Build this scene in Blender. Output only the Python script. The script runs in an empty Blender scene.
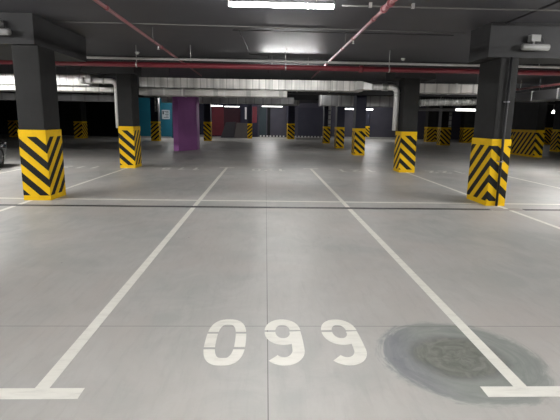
import bpy, bmesh, math, random
from mathutils import Vector, Matrix
random.seed(7)
SC = bpy.context.scene
C = SC.collection
PI = math.pi

# ------------------------------------------------------------------ materials
def mat(name, col=(.5,.5,.5), rough=.6, metal=0.0, emit=None, estr=0.0, spec=.5):
    m = bpy.data.materials.new(name); m.use_nodes = True
    b = m.node_tree.nodes['Principled BSDF']
    b.inputs['Base Color'].default_value = (*col, 1)
    b.inputs['Roughness'].default_value = rough
    b.inputs['Metallic'].default_value = metal
    b.inputs['Specular IOR Level'].default_value = spec
    if emit:
        b.inputs['Emission Color'].default_value = (*emit, 1)
        b.inputs['Emission Strength'].default_value = estr
    return m

class NT:
    """small helper around a node tree"""
    def __init__(s, m):
        s.t = m.node_tree; s.n = s.t.nodes; s.l = s.t.links
        s.b = s.n['Principled BSDF']
    def _in(s, sock, v):
        if isinstance(v, bpy.types.NodeSocket): s.l.new(v, sock)
        else: sock.default_value = v
    def math(s, op, a, b=0.0, c=None, clamp=False):
        n = s.n.new('ShaderNodeMath'); n.operation = op; n.use_clamp = clamp
        s._in(n.inputs[0], a); s._in(n.inputs[1], b)
        if c is not None: s._in(n.inputs[2], c)
        return n.outputs[0]
    def mix(s, f, a, b, blend='MIX'):
        n = s.n.new('ShaderNodeMix'); n.data_type = 'RGBA'; n.blend_type = blend
        s._in(n.inputs[0], f)
        s._in(n.inputs[6], a if isinstance(a, bpy.types.NodeSocket) else (*a, 1))
        s._in(n.inputs[7], b if isinstance(b, bpy.types.NodeSocket) else (*b, 1))
        return n.outputs[2]
    def coord(s, kind='Object'):
        return s.n.new('ShaderNodeTexCoord').outputs[kind]
    def sep(s, v):
        n = s.n.new('ShaderNodeSeparateXYZ'); s.l.new(v, n.inputs[0]); return n.outputs
    def mapping(s, v, scale=(1,1,1), loc=(0,0,0), rot=(0,0,0)):
        n = s.n.new('ShaderNodeMapping'); s.l.new(v, n.inputs[0])
        n.inputs['Scale'].default_value = scale; n.inputs['Location'].default_value = loc; n.inputs['Rotation'].default_value = rot
        return n.outputs[0]
    def noise(s, v, scale, detail=4, rough=.55, dist=0.0):
        n = s.n.new('ShaderNodeTexNoise'); s.l.new(v, n.inputs['Vector'])
        n.inputs['Scale'].default_value = scale; n.inputs['Detail'].default_value = detail
        n.inputs['Roughness'].default_value = rough; n.inputs['Distortion'].default_value = dist
        return n.outputs['Fac']
    def smooth(s, v, a, b):
        n = s.n.new('ShaderNodeMapRange'); n.interpolation_type = 'SMOOTHSTEP'
        s._in(n.inputs[0], v); n.inputs[1].default_value = a; n.inputs[2].default_value = b
        return n.outputs[0]
    def lin(s, v, a, b, c, d):
        n = s.n.new('ShaderNodeMapRange'); s._in(n.inputs[0], v)
        for i, x in enumerate((a, b, c, d)): n.inputs[i+1].default_value = x
        return n.outputs[0]
    def bump(s, h, strength=.2, dist=.01):
        n = s.n.new('ShaderNodeBump'); n.inputs['Strength'].default_value = strength; n.inputs['Distance'].default_value = dist
        s._in(n.inputs['Height'], h); s.l.new(n.outputs[0], s.b.inputs['Normal'])
    def color(s, c): s._in(s.b.inputs['Base Color'], c)
    def rough(s, r): s._in(s.b.inputs['Roughness'], r)

def mottled(name, c1, c2, scale=2.0, rough=.7, metal=0.0, spec=.4, bump=0.0):
    m = mat(name, c1, rough, metal, spec=spec); t = NT(m)
    v = t.coord('Object')
    f = t.smooth(t.noise(v, scale, 5), .3, .7)
    t.color(t.mix(f, c1, c2))
    if bump: t.bump(t.noise(v, scale*14, 3), bump, .01)
    return m

# floor: polished grey epoxy concrete with two saw-cut joints, scuffs and one damp stain
def floor_material():
    m = mat('epoxy_concrete', (.4,.39,.36), .4, spec=.22); t = NT(m)
    v = t.coord('Object'); x, y, z = t.sep(v)
    big = t.smooth(t.noise(v, .55, 5, .55, .6), .35, .66)
    mid = t.smooth(t.noise(t.mapping(v, (1.6,1,1), rot=(0,0,.5)), 1.5, 6, .6, 1.2), .35, .7)
    col = t.mix(big, (.485,.455,.425), (.40,.405,.385))
    col = t.mix(t.math('MULTIPLY', mid, .8), col, (.50,.485,.46))
    trowel = t.smooth(t.noise(t.mapping(v, (9,1.3,1), rot=(0,0,-.9)), 2.2, 5, .65, .4), .45, .8)
    col = t.mix(t.math('MULTIPLY', trowel, .26), col, (.31,.305,.29))
    fine = t.noise(v, 45, 3, .6)
    col = t.mix(t.math('MULTIPLY', t.smooth(fine, .55, .8), .10), col, (.28,.275,.26))
    # damp stain: brushed oval with a darker heart
    w1 = t.noise(v, 3.0, 5, .6, .3)
    def polar(cx, cy, rx, ry):
        p = t.mapping(v, (1/rx,1/ry,1), (-cx/rx,-cy/ry,0)); px, py, _ = t.sep(p)
        d = t.math('SQRT', t.math('ADD', t.math('MULTIPLY', px, px), t.math('MULTIPLY', py, py)))
        return d, t.math('ARCTAN2', py, px)
    def xyz(a, b, c=0.0):
        n = t.n.new('ShaderNodeCombineXYZ'); t._in(n.inputs[0], a); t._in(n.inputs[1], b); t._in(n.inputs[2], c); return n.outputs[0]
    d0, ang = polar(1.205, 2.55, .475, .485)
    stroke = t.noise(xyz(t.math('MULTIPLY', ang, 1.3), t.math('MULTIPLY', d0, 7.0), t.math('MULTIPLY', x, 3.0)), 1.0, 6, .68, 1.1)
    d1 = t.math('ADD', d0, t.math('MULTIPLY', t.math('SUBTRACT', w1, .5), .30))
    d1 = t.math('ADD', d1, t.math('MULTIPLY', t.math('SUBTRACT', stroke, .5), .46))
    dn, _a = polar(1.19, 2.56, .29, .26)
    dn = t.math('ADD', dn, t.math('MULTIPLY', t.math('SUBTRACT', w1, .5), .7))
    dn = t.math('ADD', dn, t.math('MULTIPLY', t.math('SUBTRACT', stroke, .5), .45))
    outer = t.smooth(d1, 1.08, .93)
    inner = t.smooth(dn, 1.12, .86)
    left = t.smooth(t.math('ADD', x, t.math('MULTIPLY', stroke, .25)), 1.25, .95)
    sc = t.mix(left, (.235,.255,.235), (.195,.205,.222))
    rim = t.math('MULTIPLY', t.smooth(dn, .80, .98), inner)
    sc = t.mix(inner, sc, (.135,.145,.122))
    sc = t.mix(t.math('MULTIPLY', rim, .55), sc, (.13,.135,.15))
    streak = t.lin(stroke, .3, .7, .62, 1.0)
    col = t.mix(t.math('MULTIPLY', outer, streak), col, sc)
    # saw cuts
    def line(c, pos, w):
        d = t.math('ABSOLUTE', t.math('SUBTRACT', c, pos)); return t.math('LESS_THAN', d, w)
    cut = t.math('MAXIMUM', line(x, .025, .0030), line(y, 2.985, .0030))
    cut = t.math('MAXIMUM', cut, line(y, 21.0, .006))
    col = t.mix(t.math('MULTIPLY', cut, .62), col, (.06,.058,.055))
    # a few small dark specks
    vor = t.n.new('ShaderNodeTexVoronoi'); vor.inputs['Scale'].default_value = 1.7; t.l.new(v, vor.inputs['Vector'])
    sp = t.math('LESS_THAN', vor.outputs['Distance'], .018)
    col = t.mix(t.math('MULTIPLY', sp, .6), col, (.10,.10,.10))
    t.color(col)
    t.rough(t.lin(t.noise(v, 1.1, 4), .3, .7, .36, .50))
    t.bump(t.noise(v, 6, 4, .5), .04, .02)
    return m

def paint_material(name, c, worn):
    m = mat(name, c, .55, spec=.4); t = NT(m); v = t.coord('Object')
    f = t.smooth(t.noise(t.mapping(v, (1,4,1), rot=(0,0,.6)), 5, 6, .7, .5), .42, .85)
    t.color(t.mix(t.math('MULTIPLY', f, worn), c, (.40,.38,.33)))
    return m

# chevron wrap: yellow sheet with slanting black bars meeting at one upright edge
def band_material(name, half_w, depth, corner, sign, slope=.9, period=.29, black=.46, top=1.2, z0=.09, z1=1.085, fold=None, off=0.0, sside=1.0):
    m = mat(name, (.7,.45,.02), .6, spec=.12); t = NT(m)
    x, y, z = t.sep(t.coord('Object'))
    g = t.n.new('ShaderNodeNewGeometry'); nx, ny, nz = t.sep(g.outputs['Normal'])
    side = t.math('GREATER_THAN', t.math('ABSOLUTE', nx), .6)
    us = t.math('ADD', y, depth/2)
    if fold: us = t.math('MODULO', us, fold)
    us = t.math('MULTIPLY', us, sside)
    uf = t.math('SUBTRACT', half_w, t.math('MULTIPLY', x, corner))
    u = t.math('ADD', t.math('MULTIPLY', us, side), t.math('MULTIPLY', uf, t.math('SUBTRACT', 1.0, side)))
    ph = t.math('ADD', z, t.math('MULTIPLY', u, sign*slope))
    fr = t.math('FRACT', t.math('ADD', t.math('DIVIDE', ph, period), 10.0+off))
    bk = t.math('LESS_THAN', fr, black)
    bk = t.math('MULTIPLY', bk, t.math('GREATER_THAN', z, z0))
    bk = t.math('MULTIPLY', bk, t.math('LESS_THAN', z, z1))
    n = t.noise(t.coord('Object'), 9, 4)
    yel = t.mix(t.smooth(n, .45, .8), (.74,.46,.008), (.66,.40,.010))
    t.color(t.mix(bk, yel, (.014,.014,.014)))
    return m

def foil(name, c, rough, bands, metal=.75, crinkle=.5, axis=0):
    """foil-wrapped duct: thin upright creases along its run plus fine crinkles"""
    m = mat(name, c, rough, metal, spec=.6); t = NT(m); v = t.coord('Object')
    a = t.sep(v)[axis]
    saw = t.math('FRACT', t.math('MULTIPLY', a, bands))
    edge = t.math('LESS_THAN', saw, .14)
    tone = t.noise(t.mapping(v, (bands*.9,.6,.6) if axis == 0 else (.6,bands*.9,.6)), 1.0, 2)
    cr = t.noise(v, 26, 4, .65)
    col = t.mix(t.smooth(tone, .3, .7), tuple(k*.62 for k in c), c)
    col = t.mix(t.math('MULTIPLY', edge, .55), col, tuple(k*.35 for k in c))
    t.color(col)
    t.bump(t.math('ADD', t.math('MULTIPLY', cr, crinkle), t.math('MULTIPLY', t.math('PINGPONG', a, .5/bands), 1.2)), .55, .03)
    return m

M = {}
M['floor'] = floor_material()
M['ceiling'] = mottled('dark_ceiling_paint', (.056,.056,.064), (.066,.066,.075), .8, .55, bump=.05)
M['pillar'] = mottled('charcoal_pillar_paint', (.020,.020,.020), (.025,.025,.0245), 2.5, .7, bump=.06, spec=.15)
M['beam'] = mottled('dark_beam_paint', (.033,.033,.034), (.040,.040,.041), 1.5, .7, bump=.05, spec=.15)
M['navy_shaft'] = mottled('navy_pillar_paint', (.012,.013,.030), (.016,.017,.038), 2.5, .6)
M['black_wall'] = mottled('near_black_wall', (.006,.006,.008), (.009,.009,.011), .7, .8)
M['navy_wall'] = mottled('slate_wall_paint', (.060,.058,.080), (.075,.072,.095), .8, .7)
M['navy_dark'] = mottled('dark_navy_wall', (.010,.010,.028), (.014,.014,.034), .8, .7)
M['slate_blue'] = mottled('slate_blue_panel', (.040,.040,.062), (.048,.048,.07), .8, .7)
M['teal_wall'] = mottled('teal_wall_paint', (.003,.10,.155), (.004,.115,.175), .8, .6)
M['teal_dark'] = mottled('dark_teal_wall', (.032,.050,.060), (.038,.058,.070), .8, .7)
M['red_wall'] = mottled('red_panel_paint', (.11,.005,.014), (.14,.006,.018), 1.2, .6)
M['red_dark'] = mottled('maroon_wall_paint', (.032,.004,.011), (.04,.005,.014), 1.2, .6)
M['purple'] = mottled('purple_wall_paint', (.36,.13,.38), (.42,.155,.43), 1.2, .55)
M['grey_parapet'] = mottled('dark_grey_parapet', (.040,.038,.046), (.05,.048,.056), 1.2, .7)
M['taupe_parapet'] = mottled('taupe_parapet', (.105,.095,.095), (.125,.115,.11), 1.2, .7)
M['kerb'] = mottled('pale_kerb', (.30,.29,.28), (.36,.35,.33), 2.5, .6)
M['kerb_dark'] = mat('kerb_dark', (.03,.03,.04), .6)
M['paint'] = paint_material('white_floor_paint', (.83,.81,.74), .45)
M['paint_far'] = paint_material('scuffed_floor_paint', (.74,.73,.68), .35)
M['red_pipe'] = mottled('red_pipe_enamel', (.15,.014,.022), (.18,.017,.027), 3, .45, spec=.5)
M['pink_pipe'] = mottled('faded_red_pipe', (.26,.075,.085), (.31,.10,.11), 3, .4, spec=.5)
M['zinc'] = mottled('galvanised_steel', (.52,.52,.50), (.62,.62,.60), 6, .42, .7)
M['dull_zinc'] = mottled('dull_galvanised_steel', (.16,.16,.17), (.21,.21,.22), 3, .5, .4)
M['pale_conduit'] = mottled('pale_grey_conduit', (.42,.41,.40), (.48,.47,.46), 5, .5)
M['thin_conduit'] = mat('thin_grey_cable', (.16,.155,.15), .6)
M['black_cable'] = mat('black_cable', (.010,.010,.011), .5)
M['foil_main'] = foil('foil_bright', (.82,.81,.78), .33, 5.0, .55, 1.2)
M['foil_crink'] = foil('foil_crinkled', (.62,.61,.58), .33, 1.0, .7, 2.2)
M['foil_panel'] = foil('foil_panelled', (.78,.77,.73), .40, 2.6, .5, .6)
M['foil_flex'] = foil('foil_ribbed', (.80,.80,.78), .35, 9.0, .3, .5)
M['duct_grey'] = foil('grey_duct_sheet', (.20,.20,.205), .5, 2.2, .3, .4)
M['duct_mid'] = foil('mid_duct_sheet', (.42,.42,.42), .45, 2.2, .2, .5)
M['strap'] = mat('pale_strap', (.62,.62,.60), .5, .3)
M['white_plastic'] = mat('white_plastic', (.62,.62,.60), .45)
M['grey_plastic'] = mat('grey_plastic', (.21,.21,.205), .55)
M['housing'] = mat('lamp_housing', (.35,.35,.36), .6, spec=.2)
M['drain_dark'] = mat('drain_slot', (.012,.012,.012), .6)
M['drain_grate'] = mat('drain_grate', (.05,.05,.05), .5, .3)
_t = NT(M['drain_grate']); _x = _t.sep(_t.coord('Object'))[0]
_t.color(_t.mix(_t.math('LESS_THAN', _t.math('FRACT', _t.math('MULTIPLY', _x, 14.0)), .35), (.006,.006,.006), (.035,.035,.034)))
M['drain_edge'] = mat('drain_edge', (.30,.295,.28), .5, .3)
M['patch'] = mottled('floor_patch', (.36,.33,.30), (.42,.38,.35), 5, .6)
M['car_black'] = mat('black_car_paint', (.006,.006,.007), .16, 0, spec=.7)
M['car_glass'] = mat('tinted_glass', (.008,.009,.010), .05, 0, spec=.8)
M['tyre'] = mat('tyre_rubber', (.014,.014,.014), .8)
M['alloy'] = mat('alloy_wheel', (.22,.22,.23), .35, .8)
M['headlight'] = mat('headlight_glass', (.50,.52,.55), .12, .2, spec=.8)
M['sign_white'] = mat('sign_face', (.36,.40,.42), .5)
M['sign_ink'] = mat('sign_ink', (.04,.05,.06), .6)
def glow(name, s, c=(1.0,.992,.975)):
    return mat(name, (.8,.8,.8), .5, emit=c, estr=s)
M['tube'] = glow('lit_tube', 150)
M['tube_side'] = glow('lit_tube_side', 210)
M['tube_far'] = glow('lit_tube_far', 5)
M['tube_dim'] = glow('lit_tube_dim', 1.6)
M['tube_near'] = glow('lit_tube_near', 40)
M['tube_mid'] = glow('lit_tube_mid', 24)
M['tube_duct'] = glow('lit_tube_duct', 40)
M['tube_hid'] = glow('lit_tube_back', 85)

# ------------------------------------------------------------------ mesh helpers
class MB:
    def __init__(s): s.bm = bmesh.new()
    def box(s, x0, x1, y0, y1, z0, z1, mi=0, bev=0.0):
        r = bmesh.ops.create_cube(s.bm, size=1.0)
        vs = r['verts']
        for v in vs:
            v.co = Vector(((x0+x1)/2 + v.co.x*(x1-x0), (y0+y1)/2 + v.co.y*(y1-y0), (z0+z1)/2 + v.co.z*(z1-z0)))
        fs = set(f for v in vs for f in v.link_faces)
        for f in fs: f.material_index = mi
        if bev:
            es = list(set(e for v in vs for e in v.link_edges))
            bmesh.ops.bevel(s.bm, geom=es, offset=bev, segments=2, affect='EDGES', profile=.5)
        return s
    def prism(s, pts, z0, z1, mi=0):
        a = [s.bm.verts.new((x, y, z0)) for x, y in pts]; b = [s.bm.verts.new((x, y, z1)) for x, y in pts]
        n = len(pts)
        fs = [s.bm.faces.new(a[::-1]), s.bm.faces.new(b)]
        for i in range(n): fs.append(s.bm.faces.new((a[i], a[(i+1) % n], b[(i+1) % n], b[i])))
        for f in fs: f.material_index = mi
        return s
    def prism_xz(s, pts, y0, y1, mi=0):
        a = [s.bm.verts.new((x, y0, z)) for x, z in pts]; b = [s.bm.verts.new((x, y1, z)) for x, z in pts]
        n = len(pts)
        fs = [s.bm.faces.new(a), s.bm.faces.new(b[::-1])]
        for i in range(n): fs.append(s.bm.faces.new((a[(i+1) % n], a[i], b[i], b[(i+1) % n])))
        for f in fs: f.material_index = mi
        return s
    def tube(s, pts, r, seg=10, mi=0, smooth=True):
        pts = [Vector(p) for p in pts]; rs = r if isinstance(r, (list, tuple)) else [r]*len(pts)
        rings = []; up = None
        for i, p in enumerate(pts):
            d = (pts[min(i+1, len(pts)-1)] - pts[max(i-1, 0)]).normalized()
            if up is None:
                up = Vector((0,0,1)) if abs(d.z) < .9 else Vector((0,1,0))
            a = d.cross(up)
            if a.length < 1e-4: a = d.cross(Vector((1,0,0)))
            a.normalize(); b = a.cross(d).normalized(); up = b
            rings.append([s.bm.verts.new(p + (a*math.cos(2*PI*k/seg) + b*math.sin(2*PI*k/seg))*rs[i]) for k in range(seg)])
        for i in range(len(rings)-1):
            for k in range(seg):
                f = s.bm.faces.new((rings[i][k], rings[i][(k+1) % seg], rings[i+1][(k+1) % seg], rings[i+1][k]))
                f.smooth = smooth; f.material_index = mi
        f = s.bm.faces.new(rings[0][::-1]); f.material_index = mi
        f = s.bm.faces.new(rings[-1]); f.material_index = mi
        return s
    def loft(s, rings, mi=0, smooth=True, caps=True):
        R = [[s.bm.verts.new(p) for p in r] for r in rings]; n = len(R[0])
        for i in range(len(R)-1):
            for k in range(n):
                f = s.bm.faces.new((R[i][k], R[i][(k+1) % n], R[i+1][(k+1) % n], R[i+1][k])); f.smooth = smooth; f.material_index = mi
        if caps:
            for r in (R[0][::-1], R[-1]):
                f = s.bm.faces.new(r); f.material_index = mi; f.smooth = smooth
        return s
    def build(s, name, mats, parent=None, shift=None):
        if shift is not None: bmesh.ops.translate(s.bm, verts=s.bm.verts, vec=shift)
        bmesh.ops.recalc_face_normals(s.bm, faces=s.bm.faces)
        me = bpy.data.meshes.new(name); s.bm.to_mesh(me); s.bm.free()
        for m in (mats if isinstance(mats, (list, tuple)) else [mats]): me.materials.append(m)
        o = bpy.data.objects.new(name, me); C.objects.link(o)
        if parent: o.parent = parent
        return o

def tag(o, label=None, cat=None, group=None, kind=None):
    if label: o['label'] = label
    if cat: o['category'] = cat
    if group: o['group'] = group
    if kind: o['kind'] = kind
    return o
def thing(name, loc, label, cat, group=None):
    o = bpy.data.objects.new(name, None); C.objects.link(o); o.location = loc; o.empty_display_size = .1
    return tag(o, label, cat, group)
def struct(name, mb, m): return tag(mb.build(name, m), kind='structure')
def place(o, loc):                       # move a top-level mesh's origin to loc, geometry stays
    o.data.transform(Matrix.Translation(-Vector(loc))); o.location = loc
    return o

CEIL = 3.05
# ------------------------------------------------------------------ setting
XL, XR, YN, YF = -24.0, 26.0, -9.0, 42.0
fl = MB(); fl.box(XL-.2, XR+.2, YN-.2, YF+.2, -.2, 0); struct('floor', fl, M['floor'])
ce = MB(); ce.box(XL-.2, XR+.2, YN-.2, YF+.2, CEIL, CEIL+.2); struct('ceiling', ce, M['ceiling'])
struct('wall_left', MB().box(XL-.2, XL, YN, YF, 0, CEIL), M['black_wall'])
struct('wall_right', MB().box(XR, XR+.2, YN, YF, 0, CEIL), M['navy_dark'])
struct('wall_near', MB().box(XL, XR, YN-.2, YN, 0, CEIL), M['navy_wall'])
struct('wall_back', MB().box(-.70, XR, YF, YF+.2, 0, CEIL), M['navy_wall'])
struct('dark_back_left', MB().box(XL, -11.4, 39.0, 39.2, 0, CEIL), M['black_wall'])  # near-black face stands in for the unlit open area at left
struct('wall_back_teal', MB().box(-11.4, -7.35, 37.0, 37.2, 0, CEIL), M['teal_wall'])
struct('wall_back_navy', MB().box(-7.35, -.70, 41.6, 41.8, 0, CEIL), M['navy_dark'])
struct('wall_return_navy', MB().box(-7.35, -7.2, 37.0, 41.6, 0, CEIL), M['navy_dark'])
struct('trim_1', MB().box(-4.75, -3.70, 41.5, 41.6, .1, 2.55), M['red_wall'])
struct('trim_2', MB().box(-3.70, -2.25, 41.52, 41.6, .1, 2.45), M['red_dark'])
struct('trim_3', MB().box(-1.30, -.78, 41.45, 41.6, 1.25, 2.65), M['red_wall'])
struct('trim_4', MB().box(-.55, .05, 41.9, 42.0, .05, 2.75), M['teal_dark'])
struct('trim_5', MB().box(.15, .42, 41.85, 42.0, 0, 2.75), M['black_wall'])
struct('trim_6', MB().box(1.95, 2.15, 41.8, 42.0, 0, 2.85), M['grey_parapet'])
struct('trim_7', MB().box(2.9, 6.0, 41.9, 42.0, .12, 2.65), M['slate_blue'])

# transverse and longitudinal beams
struct('trim_8', MB().box(3.68, XR, 7.85, 8.60, 2.50, CEIL), M['beam'])
struct('trim_9', MB().box(XL, -3.77, 7.96, 10.2, 2.57, CEIL), M['beam'])
struct('trim_10', MB().box(XL, XR, 12.9, 13.15, 2.83, CEIL), M['beam'])  # beam added to give the dark band of ceiling above the ducts
struct('trim_11', MB().box(-5.15, -3.70, 13.45, 14.3, 2.66, CEIL), M['beam'])
struct('trim_12', MB().box(3.60, 4.75, 13.16, 14.2, 2.64, CEIL), M['beam'])
struct('trim_13', MB().box(-2.2, XR, 19.0, 19.7, 2.52, CEIL), M['beam'])
struct('trim_14', MB().box(XL, XR, 26.0, 26.6, 2.60, CEIL), M['beam'])

# ------------------------------------------------------------------ pillars
BANDS = {}
def pillar(x0, x1, y0, y1, top, corner, sign, label, shaft='pillar', bt=1.17, period=.29, fold=None, slope=.9, off=0.0, bevel=.02, sside=1.0):
    cx, cy = (x0+x1)/2, (y0+y1)/2; hw, d = (x1-x0)/2, y1-y0
    t = thing('pillar', (cx, cy, 0), label, 'pillar', 'striped parking garage pillars')
    s = MB(); s.box(-hw, hw, -d/2, d/2, 0, top, bev=bevel); s.build('shaft', M[shaft], t)
    e = .008
    b = MB(); b.box(-hw-e, hw+e, -d/2-e, d/2+e, .0, bt)
    key = (round(hw,3), round(d,3), corner, sign, bt, period, fold, slope, off, sside)
    if key not in BANDS:
        BANDS[key] = band_material('hazard_wrap', hw, d, corner, sign, slope, period, .50, bt, .085, bt-.115, fold, off, sside)
    b.build('warning_band', BANDS[key], t)
    return t
pillar(-4.145,-3.705, 7.95,8.55, 2.56, 1,-1, 'large dark pillar at left with black and yellow V stripes, nearest on left side', bt=1.20, off=.22, sside=1.1)
pillar(3.885,4.20, 7.82,8.60, 2.50, -1,1, 'large dark pillar at right with a black pipe down its striped face', bt=1.16, off=.59)
pillar(-4.21,-3.79, 13.50,14.2, 2.66, 1,-1, 'dark striped pillar left of the purple pier, silver drop duct on its left side', bt=1.20, off=.30, sside=1.15)
pillar(3.88,4.32, 13.16,13.76, 2.64, -1,1, 'dark striped pillar with silver elbow duct dropping along its left side', bt=1.17, off=.05)
pillar(3.86,4.30, 19.95,20.6, CEIL, -1,1, 'largest of the three striped pillars receding right of centre, pale lamp either side', 'navy_shaft', bt=1.16)
pillar(3.86,4.28, 25.2,25.9, CEIL, -1,1, 'middle of the three striped pillars receding right of centre', 'navy_shaft', bt=1.15)
pillar(3.88,4.30, 30.9,31.5, CEIL, -1,1, 'smallest of the three striped pillars receding right of centre, jointed white pipe on it', 'navy_shaft', bt=1.12)
pillar(8.80,9.20, 41.0,41.6, CEIL, -1,1, 'striped pillar far back, half hidden behind the largest receding pillar', 'navy_shaft', bt=1.1)
pillar(1.80,2.34, 37.5,39.5, CEIL, -1,1, 'striped pillar against the slate back wall, in the middle of the photo', 'navy_shaft', bt=1.25, slope=.8, period=.33)
pillar(-4.25,-3.78, 32.2,32.9, CEIL, 1,-1, 'navy striped pillar just right of the purple pier, in front of red panel', 'navy_shaft', bt=1.3)
pillar(-1.46,-1.10, 37.7,38.3, CEIL, 1,1, 'slim striped pillar at right end of the taupe parapet, before the red strip', 'navy_shaft', bt=1.2)
pillar(-7.58,-7.08, 31.1,31.7, CEIL, 1,1, 'dark striped pillar in front of the teal wall', 'navy_shaft', bt=1.28)
pillar(-13.62,-13.06, 33.6,34.6, CEIL, 1,1, 'striped pillar in the dark far area between the two left front pillars', 'pillar', bt=1.2, slope=.8)
pillar(-18.75,-18.20, 34.6,35.2, CEIL, 1,1, 'striped pillar in the dark at far left, by the nearest left pillar', 'black_wall', bt=1.2)
pillar(12.6,13.2, 35.9,36.6, CEIL, -1,-1, 'striped pillar far right of centre, left of the one with white drop pipe', 'pillar', bt=1.15, period=.30)
pillar(13.30,13.85, 36.2,36.8, CEIL, -1,1, 'black-shafted pillar squeezed between two striped pillars far right', 'black_wall', bt=1.15)
pillar(11.60,12.28, 30.5,31.1, CEIL, -1,1, 'striped pillar with short white drop pipe, left of the large right pillar', 'pillar', bt=1.18)
pillar(15.2,16.0, 35.3,36.0, CEIL, -1,-1, 'striped pillar far back, just left of the large right pillar', 'pillar', bt=1.15, period=.30)
pillar(11.92,12.30, 20.15,24.2, CEIL, -1,1, 'long wall-like pier with two stripe panels behind the large right pillar', 'pillar', bt=1.20, period=.34, fold=1.9, slope=1.0)
pillar(20.9,21.75, 34.1,34.8, CEIL, -1,1, 'striped pillar far back between the long pier and the right photo edge', 'pillar', bt=1.25, period=.25)
pillar(15.85,16.35, 24.7,25.3, CEIL, -1,1, 'striped pillar cut by the right edge of the photo', 'black_wall', bt=1.2, period=.25)

# purple pier
pp = MB(); pp.prism([(-4.17,21.20), (-3.92,21.10), (-3.28,22.4), (-3.3,23.4), (-4.17,23.4)], 0, CEIL-.021)
tag(place(pp.build('purple_pier', M['purple']), (-4,22.2,0)), 'tall plain purple pier left of centre with no stripes', 'pillar')

# ------------------------------------------------------------------ floor marks
def bay_line(x, y0, y1, label, m='paint', near=True, far=True, w=.075, tilt=0.0):
    o = thing('bay_line', (x, y0, 0), label, 'line marking', 'white parking bay lines')
    def flat(a, b, c, d): return MB().box(a, b, c, d, .0002, .0016)
    if y0 < 7 < y1:
        flat(-w/2, w/2, 0, 7.39-y0).build('stripe', M[m], o); flat(-w/2, w/2, 7.53-y0, y1-y0).build('stripe', M[m], o)
    else: flat(-w/2, w/2, 0, y1-y0).build('stripe', M[m], o)
    if near: flat(-.222, .222, -.096, -.0003).build('end_bar', M[m], o)
    if far: flat(-.222, .222, y1-y0+.0003, y1-y0+.096).build('end_bar', M[m], o)
    if tilt: o.rotation_euler.z = tilt
    return o
bay_line(-1.165, 2.235, 13.95, 'white floor line with T end, left of the number 099')
bay_line(1.40, 2.235, 13.90, 'white floor line with T end crossing the damp stain, right of number 099', tilt=.001)
bay_line(-4.03, 2.235, 7.93, 'white floor line running up to the nearest left pillar', far=False)
bay_line(-4.03, 8.57, 13.49, 'white floor line between the two left pillars', near=False, far=False)
bay_line(4.10, 2.235, 7.83, 'white floor line running up to the large right pillar', far=False)
bay_line(4.10, 8.61, 13.16, 'white floor line between the large right pillar and the one behind it', near=False, far=False)
bay_line(-6.75, 2.235, 13.9, 'white floor line at far left beside the black car')
bay_line(6.72, 2.235, 13.9, 'white floor line out to the right of the large right pillar')
bay_line(9.3, 2.235, 13.9, 'white floor line furthest right, towards the long pier')
for x0, x1, lab in ((-12, -4.16, 'thin white cross line left of the nearest left pillar'), (-3.69, 3.85, 'long thin white cross line between the two front pillars'), (4.27, 12, 'thin white cross line right of the large right pillar')):
    for k in (0,):
        o = MB().box(x0, x1, -.044, .044, .0018, .0030).build('cross_line', M['paint'])
        o.location = (0, 8.075, 0); o.rotation_euler.z = -.0105
        tag(o, lab, 'line marking', 'thin white cross lines')

def clip(bm, co, no):
    g = list(bm.verts)+list(bm.edges)+list(bm.faces)
    bmesh.ops.bisect_plane(bm, geom=g, plane_co=co, plane_no=no, clear_outer=True)
def strip(bm, pts, w, closed=False, ws=None):
    n = len(pts); L = []; 
    for i, p in enumerate(pts):
        a = Vector(pts[(i-1) % n] if closed or i > 0 else pts[i]); b = Vector(pts[(i+1) % n] if closed or i < n-1 else pts[i])
        d = (b-a).normalized(); nn = Vector((-d.y, d.x)); p = Vector(p); ww = ws[i] if ws else w
        L.append((bm.verts.new((*(p+nn*ww/2), 0)), bm.verts.new((*(p-nn*ww/2), 0))))
    for i in range(n if closed else n-1):
        j = (i+1) % n; bm.faces.new((L[i][0], L[i][1], L[j][1], L[j][0]))
def ring_bm(cx, cy, rx, ry, ex, w):
    bm = bmesh.new(); N = 56; pts = []
    for k in range(N):
        a = 2*PI*k/N; c, s = math.cos(a), math.sin(a)
        pts.append((cx + rx*math.copysign(abs(c)**(2/ex), c), cy + ry*math.copysign(abs(s)**(2/ex), s)))
    strip(bm, pts, w, True); return bm
def line_bm(pts, w):
    bm = bmesh.new(); strip(bm, pts, w); return bm
def cut(fn, gaps):
    """stencil pieces of a flat shape, split by horizontal bridges"""
    out = []; edges = [-9] + [g for g in gaps for _ in (0,1)] + [9]
    for i in range(0, len(edges), 2):
        bm = fn(); lo = edges[i] + (.011 if i else 0); hi = edges[i+1] - .011
        clip(bm, (0, lo, 0), (0,-1,0)); clip(bm, (0, hi, 0), (0,1,0)); out.append(bm)
    return out
def arc(cx, cy, rx, ry, a0, a1, n=16):
    return [(cx + rx*math.cos(math.radians(a0+(a1-a0)*k/n)), cy + ry*math.sin(math.radians(a0+(a1-a0)*k/n))) for k in range(n+1)]
W = .083
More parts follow.
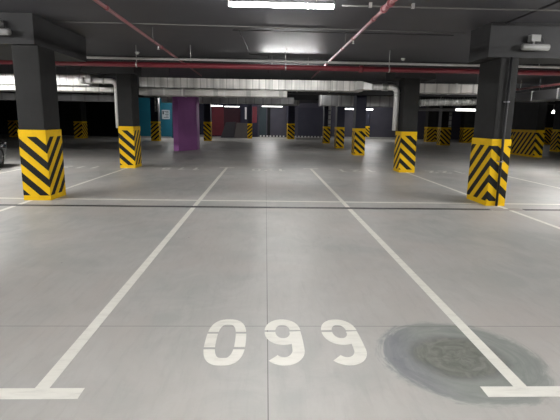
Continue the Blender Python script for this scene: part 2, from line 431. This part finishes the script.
def glyph(ch):
    if ch == '0':
        return cut(lambda: ring_bm(.130, .252, .096, .217, 2.8, .070), (.166, .336))
    if ch == '9':
        ps = cut(lambda: ring_bm(.132, .3525, .086, .115, 2.15, .073), (.357,))
        stem = [(.2145,.3525), (.2185,.303), (.2215,.238), (.2225,.168)] + arc(.128, .152, .0945, .115, -3, -134, 18)
        return ps + [line_bm(stem, .076)]
    if ch == '1':
        return [line_bm([(.14,0),(.14,.62)], W), line_bm([(.02,.47),(.12,.585)], W*.8)]
    if ch == '2':
        top = arc(.135, .45, .095, .13, 165, -35, 18)
        return [line_bm(top + [(.04,.09),(.03,.045)], W), line_bm([(.0,.042),(.27,.042)], W)]
    if ch == '8':
        return cut(lambda: ring_bm(.135, .46, .08, .115, 2.2, W), (.47,)) + cut(lambda: ring_bm(.135, .165, .092, .122, 2.2, W), (.16,))
def number(txt, cx, cy, label, m, flip=False, pitch=.372, shear=.0, kind='bay_number', sc=1.0):
    o = thing(kind, (cx, cy, 0), label, 'floor number', 'white painted bay numbers')
    n = len(txt); tot = pitch*(n-1) + .26
    for i, ch in enumerate(txt):
        bm = bmesh.new()
        for q, piece in enumerate(glyph(ch)):
            bmesh.ops.translate(piece, verts=piece.verts, vec=(0,0,.0003*q))
            me = bpy.data.meshes.new('tmp'); piece.to_mesh(me); piece.free(); bm.from_mesh(me); bpy.data.meshes.remove(me)
        for v in bm.verts:
            v.co.x += -tot/2 + pitch*i + (.014 if txt == '099' and i == 2 else 0) + shear*v.co.y; v.co.y = v.co.y*(1.26 if ch in '09' else 1.03) - .325; v.co.z += .0004
        r = bmesh.ops.extrude_face_region(bm, geom=list(bm.faces))
        bmesh.ops.translate(bm, verts=[g for g in r['geom'] if isinstance(g, bmesh.types.BMVert)], vec=(0,0,.0014))
        mb = MB(); mb.bm.free(); mb.bm = bm
        mb.build('digit', M[m], o)
    if flip: o.rotation_euler.z = PI
    o.scale = (sc, sc, 1)
    return o
number('099', .126, 2.782, 'large white stencilled number 099 painted on the near floor', 'paint')
number('119', -2.45, 13.50, 'worn upside down number 119 on the floor, left of centre', 'paint_far', True, .42)
number('120', .10, 13.42, 'worn upside down number 120 on the floor straight ahead', 'paint_far', True, .36)
number('121', 2.70, 13.50, 'worn upside down number 121 on the floor, right of centre', 'paint_far', True, .42)
number('118', -5.40, 13.60, 'worn upside down number 118 on the floor behind the nearest left pillar', 'paint_far', True, .42)
number('122', 5.35, 13.42, 'worn upside down number 122 on the floor left of large right pillar', 'paint_far', True, .40)
number('123', 7.95, 13.35, 'worn upside down number 123 on the floor right of large right pillar', 'paint_far', True, .40) if False else None

# drain channels
def drain(x0, x1, label):
    o = thing('drain_channel', ((x0+x1)/2, 7.46, 0), label, 'floor drain', 'slotted floor drains')
    h = (x1-x0)/2
    MB().box(-h, h, -.050, .050, .0002, .0012).build('slot', M['drain_dark'], o)
    for a, b in ((-.066, -.0505), (.0505, .066)): MB().box(-h, h, a, b, .0002, .005).build('edge_rail', M['drain_edge'], o)
    MB().box(-h, h, -.050, .050, .0013, .0032).build('grate', M['drain_grate'], o)
drain(-16, 3.78, 'long dark slotted drain across the floor in front of the pillars')
drain(4.36, 14, 'short dark slotted drain to the right of the large right pillar')
tag(place(MB().box(3.80, 4.34, 7.36, 7.60, .0002, .0008).build('floor_patch', M['patch']), (4.07,7.48,0)), 'reddish repair patch on the floor between the two drain channels', 'floor patch')

# ------------------------------------------------------------------ lamps
def tube_lamp(x, y, z, ln, label, m='tube', rot=0.0, drop=False, w=.036):
    o = thing('tube_lamp', (x, y, z), label, 'ceiling lamp', 'fluorescent tube lamps')
    h = MB(); h.box(-ln/2, ln/2, -w*.95, w*.95, w*.30, w*.30+.008); h.box(-ln/2+.1, ln/2-.1, -w*.4, w*.4, w*.30+.008, .04); h.build('housing', M['housing'], o)
    d = MB(); d.tube([(-ln/2+.01,0,-.012), (ln/2-.01,0,-.012)], w*.85, 14); d.build('diffuser', M[m], o)
    for k in (-1, 1): MB().box(k*ln/2-.012, k*ln/2+.012, -w-.004, w+.004, -.046, .042).build('end_cap', M['housing'], o)
    top = CEIL - z
    if top > .08:
        for k in (-1, 1): MB().tube([(k*ln*.33,0,.038), (k*ln*.33,0,top)], .006, 6).build('hanger', M['zinc'], o)
    o.rotation_euler.z = rot
    return o
tube_lamp(.20, 6.57, 2.945, 1.42, 'bright lit tube lamp on the ceiling at top of the photo', 'tube_near')
tube_lamp(.45, 33.0, 2.44, 1.45, 'lit tube lamp far back in the middle, above the slate wall', 'tube_dim')
tube_lamp(-3.42, 33.0, 2.42, .80, 'lit short lamp far back right of the purple pier', 'tube_far')
tube_lamp(-2.45, 34.2, 2.42, 1.1, 'dim thin lamp far back beside the short lit lamp', 'tube_dim', w=.03)
tube_lamp(5.0, 28.2, 2.22, .62, 'small lit lamp left of the largest receding pillar', 'tube_far')
tube_lamp(6.22, 28.2, 2.21, .50, 'small lit lamp right of the largest receding pillar', 'tube_far')
tube_lamp(14.45, 33.0, 2.42, 2.2, 'bright lit lamp just left of the large right pillar, under ribbed duct', 'tube_dim', w=.09)
tube_lamp(18.85, 30.0, 2.28, .42, 'lit box lamp near the right edge above the long pier', 'tube_far', w=.1)
lp = tube_lamp(.62, 12.4, 2.785, 1.42, 'lit tube lamp hidden behind the long red pipe near the middle', 'tube_duct')
MB().prism_xz([(-.71,.036), (.71,.036), (.71,.044), (-.71,.044)], -.14, .10).build('light_shield', M['housing'], lp)  # unseen shield added above the tube to cut its light on the ceiling
# unseen lamps outside the frame, some added to brighten the floor and ducts
for x, y, m in ((.2,1.0,'tube_hid'), (.2,-5.6,'tube'), (-8.0,6.6,'tube_side'), (8.3,6.6,'tube_side'), (-8.0,.4,'tube'), (8.3,.4,'tube'),
             (-8.4,12.0,'tube_side'), (9.2,13.4,'tube'), (-7.2,4.6,'tube_side'), (7.2,4.4,'tube_side')):
    tube_lamp(x, y, 2.965, 1.46, 'unseen lit tube lamp on the ceiling outside the view or above the ducts', m)
for x, y in ((.2,38.2), (8.6,38.0), (-6,34.5)):
    tube_lamp(x, y, 2.965, 1.46, 'unseen tube lamp added behind far ducts to light the far floor', 'tube_hid')  # unseen lamps added so the far floor gets enough light

tube_lamp(1.8, 21.4, 2.965, 1.46, 'unseen tube lamp added behind the long central duct to brighten the floor', 'tube_mid')  # unseen lamp added to lift the floor beyond the central duct
# unlit tubular fittings hung from the beam faces
def fitting(x, y, z, ln, label, face):
    o = thing('tubular_fitting', (x, y, z), label, 'ceiling fitting', 'unlit grey tubular fittings')
    b = MB(); r = .052
    prof = [0.0, .006, .018, .034]; rad = [.6*r, .82*r, .95*r, r]
    pts = [(face*(ln/2-p), 0, 0) for p in prof] + [(-face*(ln/2), 0, 0)]
    b.tube(pts, rad + [r], 16); b.build('body', M['grey_plastic'], o)
    k = MB(); k.box(-.085, .075, -.02, .10, .085, .195, bev=.008); k.build('mounting_box', M['grey_plastic'], o)
    s = MB(); s.tube([(-.02,.02,.045), (-.02,.02,.09)], .014, 8); s.build('stem', M['grey_plastic'], o)
    c = MB(); c.tube([(.075,.03,.16), (.12,.03,.15), (.15,.02,.10), (.15,0,.048)], .008, 6); c.build('cable', M['black_cable'], o)
fitting(4.39, 7.74, 2.655, .45, 'grey tubular fitting with bracket on the beam above the large right pillar', -1)
fitting(-4.30, 7.85, 2.735, .45, 'grey tubular fitting cut by the left photo edge above nearest left pillar', 1)

# ------------------------------------------------------------------ pipes and cables
def pipe(name, pts, r, m, label, cat, couplings=(), group=None, seg=12, cr=1.35, hang=(), hm='zinc'):
    base = Vector(pts[0]); o = thing(name, base, label, cat, group)
    L = [Vector(p)-base for p in pts]
    MB().tube(L, r, seg).build('tube', M[m], o)
    d = (L[1]-L[0]).normalized()
    for k in couplings:
        p = L[0] + d*k; MB().tube([p-d*.045, p+d*.045], r*cr, seg).build('coupling', M[m], o)
    for k in hang:
        p = L[0] + d*k; q = CEIL - base.z - p.z
        h = MB(); h.tube([p+Vector((0,0,r*.9)), p+Vector((0,0,q))], .009, 6); h.tube([p-d*.014, p+d*.014], r*1.12, seg)
        h.build('hanger', M[hm], o)
    return o
pipe('sprinkler_main', [(-23.9,11,2.655), (0,11,2.622), (25.9,11,2.590)], .058, 'red_pipe', 'long red pipe running across the whole ceiling in front of ducts', 'pipe',
     (12.0,19.0,26.1,33.0), hang=(14.6,20.95,24.35,26.75,31.6))
pipe('cable_conduit', [(-23.9,10.85,2.752), (0,10.85,2.738), (25.9,10.85,2.70)], .028, 'pale_conduit', 'pale grey conduit running just above the long red pipe', 'pipe', hang=(13.0,22.2,30.2))
brL = pipe('sprinkler_branch', [(-2.07,-6,2.82), (-2.07,15.3,2.80)], .024, 'pink_pipe', 'faded red branch pipe slanting from the top, left of the tube lamp', 'pipe',
     (8.2,12.4,15.6,18.3), 'faded red sprinkler branch pipes', hang=(9,14.9,19), hm='thin_conduit')
brR = pipe('sprinkler_branch', [(1.48,-6,2.82), (1.48,15.4,2.80)], .024, 'pink_pipe', 'faded red branch pipe slanting from the top, right of the tube lamp', 'pipe',
     (11.6,12.7,14.2,15.3,17.6), 'faded red sprinkler branch pipes', hang=(9,15.0,19), hm='thin_conduit')
for par, y in ((brL,9.3+6), (brR,8.2+6), (brR,11.9+6)):
    s = MB(); z = -.02*y/21.3 - .016
    s.tube([(0,y,z), (0,y,z-.03), (0,y,z-.045), (0,y,z-.05), (0,y,z-.060), (0,y,z-.062), (0,y,z-.067)], [.012,.016,.010,.006,.006,.024,.024], 8)
    s.build('sprinkler_head', M['zinc'], par)
MB().tube([(0,11.80,-.011), (0,12.12,-.011)], .037, 14).build('joint_sleeve', M['pink_pipe'], brR)
for k in (11.81, 12.11): MB().tube([(0,k-.025,-.011), (0,k+.025,-.011)], .047, 14).build('clamp_ring', M['pink_pipe'], brR)
pipe('ceiling_cable', [(-23,8.5,3.036), (0,8.62,3.036), (25,8.86,3.036)], .008, 'pale_conduit', 'thin pale cable straight across the ceiling below the tube lamp', 'cable') if False else None
o = MB().tube([(-3.70,8.52,3.040), (0,8.62,3.040), (3.67,8.78,3.040)], .0085, 6).build('ceiling_cable', M['thin_conduit']); tag(place(o, (0,8.62,3.04)), 'thin pale cable straight across the ceiling below the tube lamp', 'cable')
cd = thing('cable_conduit', (1.1,6.80,3.0), 'grey conduit on ceiling right of the tube lamp at photo top', 'pipe')
MB().tube([(-.05,0,0), (24,-.05,0)], .011, 8).build('tube', M['thin_conduit'], cd)
for k in (.35, .95, 3.1, 6.0): MB().box(k-.02, k+.02, -.02, .02, -.018, .048).build('clip', M['zinc'], cd)
tag(place(MB().tube([(3.93,8.0-.06,3.04), (3.93,5.0,3.04), (3.93,-6,3.04)], .014, 8).build('ceiling_cable', M['black_cable']), (3.93,5,3.04)), 'dark cable along the ceiling slanting to the large right pillar beam', 'cable')
tag(place(MB().tube([(-.62,8.9,3.03), (.3,8.9,3.03), (3.5,8.95,3.03)], .008, 6).build('ceiling_cable', M['black_cable']), (.3,8.9,3.03)), 'thin black cable on the ceiling right below the lit tube lamp', 'cable')
tag(place(MB().tube([(-.50,8.92,3.02), (-.42,10.4,2.98), (-.40,11.2,2.93), (.02,11.25,2.92), (.05,11.12,2.90), (.05,11.10,2.50)], .009, 6).build('hanging_cable', M['black_cable']), (.05,11.1,2.5)), 'thin black cable zigzagging from the ceiling past the long red pipe', 'cable')
tag(place(MB().tube([(.10,11.2,2.72), (.10,11.2,2.80), (.16,11.2,2.83), (1.1,11.2,2.83)], .008, 6).build('hanging_cable', M['black_cable']), (.1,11.2,2.7)), 'short bent black cable above the long red pipe near centre', 'cable')

tag(place(MB().tube([(-6.2,13.2,2.86), (-5.4,13.2,2.745), (-4.7,13.2,2.62), (-4.45,13.42,2.60)], .011, 6).build('hanging_cable', M['black_cable']), (-5.4,13.2,2.7)), 'thin black cable sagging in front of the bright left duct', 'cable')
def detector(x, y, label):
    o = thing('smoke_detector', (x, y, CEIL), label, 'smoke detector', 'ceiling smoke detectors')
    MB().tube([(0,0,0), (0,0,-.02)], .055, 16).build('base', M['white_plastic'], o)
    MB().tube([(0,0,-.02), (0,0,-.045), (0,0,-.06)], [.048,.042,.025], 16).build('head', M['white_plastic'], o)
detector(-3.22, 12.1, 'small white smoke detector on ceiling left of the left branch pipe')
detector(3.54, 12.3, 'small white smoke detector on ceiling left of large right pillar')

# pipe on the front of the large right pillar
cp = thing('drop_conduit', (4.04, 7.77, 0), 'thin black pipe clipped upright on the front of the large right pillar', 'pipe')
MB().tube([(0,0,.01), (0,0,2.495)], .022, 10).build('tube', M['black_cable'], cp)
for z in (.78, 1.78): 
    k = MB(); k.tube([(0,0,z-.012), (0,0,z+.012)], .027, 10); k.box(-.045, .045, .0, .04, z-.010, z+.010); k.build('clip', M['dull_zinc'], cp)

# ------------------------------------------------------------------ ducts
def duct(x0, x1, y0, y1, z0, z1, m, label, straps=(), axis=0, top=CEIL, group='foil wrapped ducts under the ceiling'):
    cx, cy = (x0+x1)/2, (y0+y1)/2
    o = thing('air_duct', (cx, cy, z0), label, 'air duct', group)
    b = MB(); b.box(x0-cx, x1-cx, y0-cy, y1-cy, 0, z1-z0, bev=.018); b.build('duct_body', M[m], o)
    for s in straps:
        k = MB()
        if axis == 0: k.box(s-cx-.022, s-cx+.022, y0-cy-.012, y1-cy+.012, -.012, z1-z0+.012)
        else: k.box(x0-cx-.012, x1-cx+.012, s-cy-.022, s-cy+.022, -.012, z1-z0+.012)
        k.build('strap', M['strap'], o)
    n = max(2, int(max(x1-x0, y1-y0)/1.6))
    for i in range(n):
        a = (i+.5)/n
        p = (x0+(x1-x0)*a-cx, 0) if axis == 0 else (0, y0+(y1-y0)*a-cy)
        MB().tube([(p[0],p[1],z1-z0-.01), (p[0],p[1],min(top, CEIL)-z0)], .008, 6).build('hanger', M['dull_zinc'], o)
    return o
duct(-3.86, 3.02, 14.6, 15.3, 2.36, 2.665, 'foil_main', 'long bright foil duct across the middle below the red pipe', (.16,1.0+.0,2.05))
duct(-14, -5.32, 14.6, 15.3, 2.375, 2.70, 'foil_main', 'bright foil duct at left between the two left pillars', (-5.40,-7.35,-8.1))
duct(4.72, 7.4, 14.6, 15.3, 2.35, 2.63, 'foil_panel', 'bright panelled foil duct left of the large right pillar', (5.95,))
duct(-3.86, .66, 14.5, 15.2, 2.13, 2.330, 'foil_crink', 'crinkled foil duct under the long bright central duct', (-3.1,-2.55,-1.27,-.02), top=2.346)
duct(-14, -4.62, 14.5, 15.2, 2.205, 2.345, 'foil_panel', 'slim bright foil duct under the bright left duct', (-5.2,), top=2.36)
duct(-14, -4.55, 16.0, 16.6, 1.98, 2.20, 'duct_grey', 'dull grey duct below the slim foil duct at left')
duct(2.55, 7.2, 22.0, 22.7, 2.16, 2.64, 'duct_mid', 'dull grey duct with pale straps behind receding pillars right of centre', (2.58,3.42))
duct(-5.5, 1.5, 25.0, 25.7, 2.30, 2.66, 'duct_mid', 'dull grey duct far back under the crinkled foil duct', (-1.5,))
duct(-.1, 2.0, 28.0, 28.8, 2.35, 2.65, 'duct_mid', 'small dull steel box duct above the far central lamp')
duct(9.55, 10.4, 11.3, 17.8, 2.27, 2.60, 'duct_grey', 'grey duct with white straps above the long pier at right edge', (12.2,13.9,15.2,16.7), 1)
duct(6.8, 9.0, 22.0, 22.5, 2.0, 2.13, 'dull_zinc', 'thin dull tray under the ribbed duct')
pipe('sprinkler_branch', [(9.48,11.4,2.72), (9.50,18.9,2.72)], .035, 'pink_pipe', 'faded red pipe above the strapped grey duct at right edge', 'pipe', (2.2,4.6), 'faded red sprinkler branch pipes', hang=(3,6))

# ribbed flexible duct
rf = thing('flexible_duct', (6.6,20,2.2), 'ribbed silver flexible duct left of the large right pillar', 'air duct')
pts = []; rad = []
N = 120
for i in range(N+1):
    a = i/N; pts.append((a*3.2, 0, .07 + .12*a + .012*math.sin(a*9))); rad.append(.140 + .014*math.sin(i*PI/2*1.0))
MB().tube(pts, rad, 16).build('duct_body', M['foil_flex'], rf)
for k in (.9, 1.9, 2.9):
    q = MB(); q.tube([(k,0,.12), (k,0,.84)], .008, 6); q.build('hanger', M['zinc'], rf)

# silver elbow ducts dropping beside the second pair of pillars
def elbow_duct(path, r, label, flange, bands, shift):
    base = Vector(path[-1]); o = thing('drop_duct', (base.x, base.y, base.z), label, 'air duct', 'silver drop ducts beside pillars')
    P = [Vector(p)-base for p in path]
    # rounded corner between the horizontal and upright legs
    a, b, c = P[-3], P[-2], P[-1]; R = .16
    d1 = (b-a).normalized(); d2 = (c-b).normalized(); s = b-d1*R; cen = s + d2*R
    arcp = [cen - d2*R*math.cos(t*PI/2/8) + d1*R*math.sin(t*PI/2/8) for t in range(9)]
    MB().tube(P[:-2] + arcp + [c], r, 16).build('duct_body', M['foil_plain'], o)
    for q in bands:
        MB().tube([Vector((0,0,q-.02)), Vector((0,0,q+.02))], r*1.12, 16).build('band', M['zinc'], o)
    for q in flange:
        p = P[-4] + d1*q; MB().tube([p-d1*.025, p+d1*.025], r*1.18, 16).build('collar', M['zinc'], o)
    return o
M['foil_plain'] = foil('foil_plain', (.90,.89,.87), .38, 1.4, .12, .35)
elD = elbow_duct([(-5.30,14.58,2.47), (-5.30,13.85,2.47), (-4.8,13.85,2.47), (-4.315,13.85,2.47), (-4.315,13.85,1.14)], .076, 'silver elbow duct dropping left of the left striped pillar, by the black car end', (.05,.28,.62), (1.02,1.14), 0)
MB().box(.05, .0985, -.03, .03, .5, .54).build('wall_clamp', M['zinc'], elD)
elbR = elbow_duct([(3.06,13.55,2.41), (3.35,13.55,2.41), (3.785,13.55,2.41), (3.785,13.55,1.19)], .082, 'silver elbow duct dropping right of centre, joined to the long central duct', (.30,.36,.42), (.98,1.06), 0)
# tapered piece joining the long central duct to the right elbow
tp = MB()
def rect(x, y0, y1, z0, z1): return [(x,y0,z0), (x,y1,z0), (x,y1,z1), (x,y0,z1)]
tp.loft([rect(2.75,14.25,14.59,2.38,2.63), rect(2.82,13.62,14.3,2.36,2.56), rect(3.04,13.47,13.63,2.33,2.49)], smooth=False)
tp.build('duct_reducer', M['foil_plain'], elbR, shift=(-3.785,-13.55,-1.19))

# jointed white pipes on far pillars
def far_pipe(x, y, z0, z1, r, label):
    o = thing('drop_pipe', (x, y, z0), label, 'pipe', 'white drop pipes on far pillars')
    MB().tube([(0,0,0), (0,0,z1-z0)], r, 12).build('tube', M['white_plastic'], o)
    for k in (.12, .42, .75, 1.0):
        if k < z1-z0: MB().tube([(0,0,k-.03), (0,0,k+.03)], r*1.25, 12).build('coupling', M['dull_zinc'], o)
    MB().box(-.02, .02, 0, .181, .55, .59).build('wall_clamp', M['dull_zinc'], o)
far_pipe(4.20, 30.72, 1.14, 2.55, .085, 'white jointed pipe on the smallest receding pillar right of centre')
far_pipe(12.10, 30.32, 1.20, 2.15, .09, 'short white pipe on the striped pillar left of large right pillar')
far_pipe(-7.20, 30.95, 1.9, 2.85, .05, 'short white pipe on the pillar before the teal wall')
o = MB().box(-.07, .07, -.05, .05, 0, 1.0, bev=.01).build('hanging_sign_bar', M['white_plastic']); o.location = (-1.72, 40.6, 1.55); tag(o, 'white upright bar on the navy wall above the taupe parapet', 'wall fixture')

# notice on the teal wall
sg = thing('wall_notice', (-7.82, 36.98, 1.45), 'pale square notice on the teal wall beside the purple pier', 'sign')
MB().box(-.31, .31, -.03, .0, 0, .70).build('panel', M['sign_white'], sg)
k = MB()
for z, a, b in ((.58,-.1,.22), (.48,.0,.22), (.36,-.05,.22), (.24,.0,.2), (.13,-.15,.22)): k.box(a, b, -.036, -.031, z-.025, z+.025)
k.box(-.25, -.13, -.036, -.031, .36, .62)
k.build('print', M['sign_ink'], sg)

# sloped parapets of the far ramp
tag(place(MB().prism_xz([(-3.75,0), (-2.62,0), (-2.50,1.32), (-3.3,1.28)], 39.0, 39.25).build('ramp_parapet', M['grey_parapet']), (-3.2,39.1,0)), 'dark grey slanted parapet in front of the red panel', 'parapet')
tag(place(MB().prism_xz([(-2.60,0), (-1.46,0), (-1.46,1.22), (-2.40,1.25)], 38.6, 38.9).build('ramp_parapet', M['taupe_parapet']), (-2,38.7,0)), 'taupe parapet with slanted left end behind the slim striped pillar', 'parapet')

# kerbs
def kerb(x0, x1, y, h, label, teeth):
    o = thing('kerb', ((x0+x1)/2, y, 0), label, 'kerb', 'pale kerbs along the back wall'); w = (x1-x0)/2
    MB().box(-w, w, 0, .22, 0, h, bev=.01).build('kerb_stone', M['kerb'], o)
    if teeth:
        t = MB(); t.box(-w, w, .06, .18, h, h+.14, 1); x = -w+.1
        while x < w-.1:
            t.box(x, x+.14, .02, .06, h, h+.12, 0); x += .29
        t.build('toothed_rail', [M['white_plastic'], M['kerb_dark']], o)
kerb(-.6, 1.7, 41.2, .05, 'toothed pale kerb rail left of the middle back pillar', True)
kerb(2.5, 5.6, 41.2, .05, 'toothed pale kerb rail right of the middle back pillar', True)
kerb(5.8, 13, 40.6, .16, 'plain pale kerb at back wall behind the receding pillars', False)
kerb(-11.3, -7.4, 36.6, .10, 'pale kerb at the foot of the teal wall', False)
kerb(-7.1, -4.9, 40.9, .15, 'pale kerb between purple pier and red panel', False)

# ------------------------------------------------------------------ black car at the left edge
car = thing('car', (-8.29, 11.70, 0), 'black car cut by the left edge of the photo', 'car')
def sect(y, hw, zb, zt, n=20, ex=3.2):
    out = []; cz = (zb+zt)/2; hz = (zt-zb)/2
    for k in range(n):
        a = 2*PI*k/n; c, s = math.cos(a), math.sin(a)
        out.append((hw*math.copysign(abs(c)**(2/ex), c), y, cz + hz*math.copysign(abs(s)**(2/ex), s)))
    return out
b = MB(); b.loft([sect(*q) for q in ((-2.15,.62,.36,.78), (-2.10,.76,.28,.92), (-1.9,.86,.22,.98), (-1.2,.89,.19,.97), (0,.90,.18,.95), (.9,.90,.19,.94), (1.5,.88,.20,.88), (1.9,.83,.22,.80), (2.08,.74,.26,.72), (2.15,.60,.34,.62))])
body = b.build('body', M['car_black'], car)
g = MB(); g.loft([sect(*q) for q in ((-1.95,.66,.85,.98), (-1.55,.70,.85,1.25), (-1.0,.70,.85,1.44), (-.2,.70,.85,1.48), (.4,.68,.85,1.40), (.9,.70,.85,1.12), (1.25,.72,.82,.93))]); g.build('cabin_glass', M['car_glass'], car)
r = MB(); r.loft([sect(*q) for q in ((-1.15,.60,1.41,1.45), (-.9,.63,1.42,1.475), (-.2,.63,1.44,1.50), (.2,.60,1.42,1.46))]); r.build('roof', M['car_black'], car)
for y in (-1.35, 1.30):
    for s in (-1, 1):
        w = MB(); x = s*.80
        w.tube([(x-s*.10,y,.325), (x-s*.09,y,.325), (x+s*.09,y,.325), (x+s*.105,y,.325)], [.27,.325,.325,.29], 28); wo = w.build('tyre', M['tyre'], car)
        h = MB(); h.tube([(x+s*.100,y,.325), (x+s*.112,y,.325)], [.215,.205], 24)
        for k in range(5):
            a = 2*PI*k/5; h.tube([(x+s*.112,y,.325), (x+s*.112,y+.20*math.cos(a),.325+.20*math.sin(a))], .022, 6)
        h.build('rim', M['alloy'], wo)
for s in (-1, 1):
    h = MB(); h.loft([[(s*(.70)+dx*s, 1.97+dy, z) for dx, dy, z in ((-.14,.10,.58), (.06,-.02,.60), (.09,-.10,.68), (-.10,.04,.70))], [(s*(.70)+dx*s, 2.02+dy, z) for dx, dy, z in ((-.14,.10,.58), (.07,-.02,.60), (.10,-.10,.68), (-.10,.04,.70))]], smooth=False)
    h.build('headlight', M['headlight'], car)
    mirror = MB(); mirror.box(s*.86-.07, s*.86+.07, .62, .72, .93, 1.07, bev=.02); mirror.build('wing_mirror', M['car_black'], car)

# ------------------------------------------------------------------ camera, world, view
F, PT, YW, RL = 459.116, .190452, .0336269, .0152856
f = Vector((math.sin(YW)*math.cos(PT), math.cos(YW)*math.cos(PT), -math.sin(PT)))
x = Vector((math.cos(YW), -math.sin(YW), 0)); u = x.cross(f)
x2 = x*math.cos(RL) + u*math.sin(RL); u2 = u*math.cos(RL) - x*math.sin(RL)
cam = bpy.data.cameras.new('camera'); co = bpy.data.objects.new('camera', cam); C.objects.link(co)
mw = Matrix((( x2.x, u2.x, -f.x, 0), (x2.y, u2.y, -f.y, 0), (x2.z, u2.z, -f.z, 1.4), (0,0,0,1)))
co.matrix_world = mw
cam.sensor_fit = 'HORIZONTAL'; cam.sensor_width = 36; cam.lens = F/560*36; cam.clip_start = .05; cam.clip_end = 200
SC.camera = co
w = bpy.data.worlds.new('world'); SC.world = w; w.use_nodes = True
w.node_tree.nodes['Background'].inputs[0].default_value = (.5,.5,.5,1); w.node_tree.nodes['Background'].inputs[1].default_value = .02
vs = SC.view_settings; SC.display_settings.display_device = 'sRGB'
vs.view_transform = 'Standard'; vs.look = 'None'; vs.gamma = 1; vs.use_curve_mapping = False
vs.exposure = 1.68
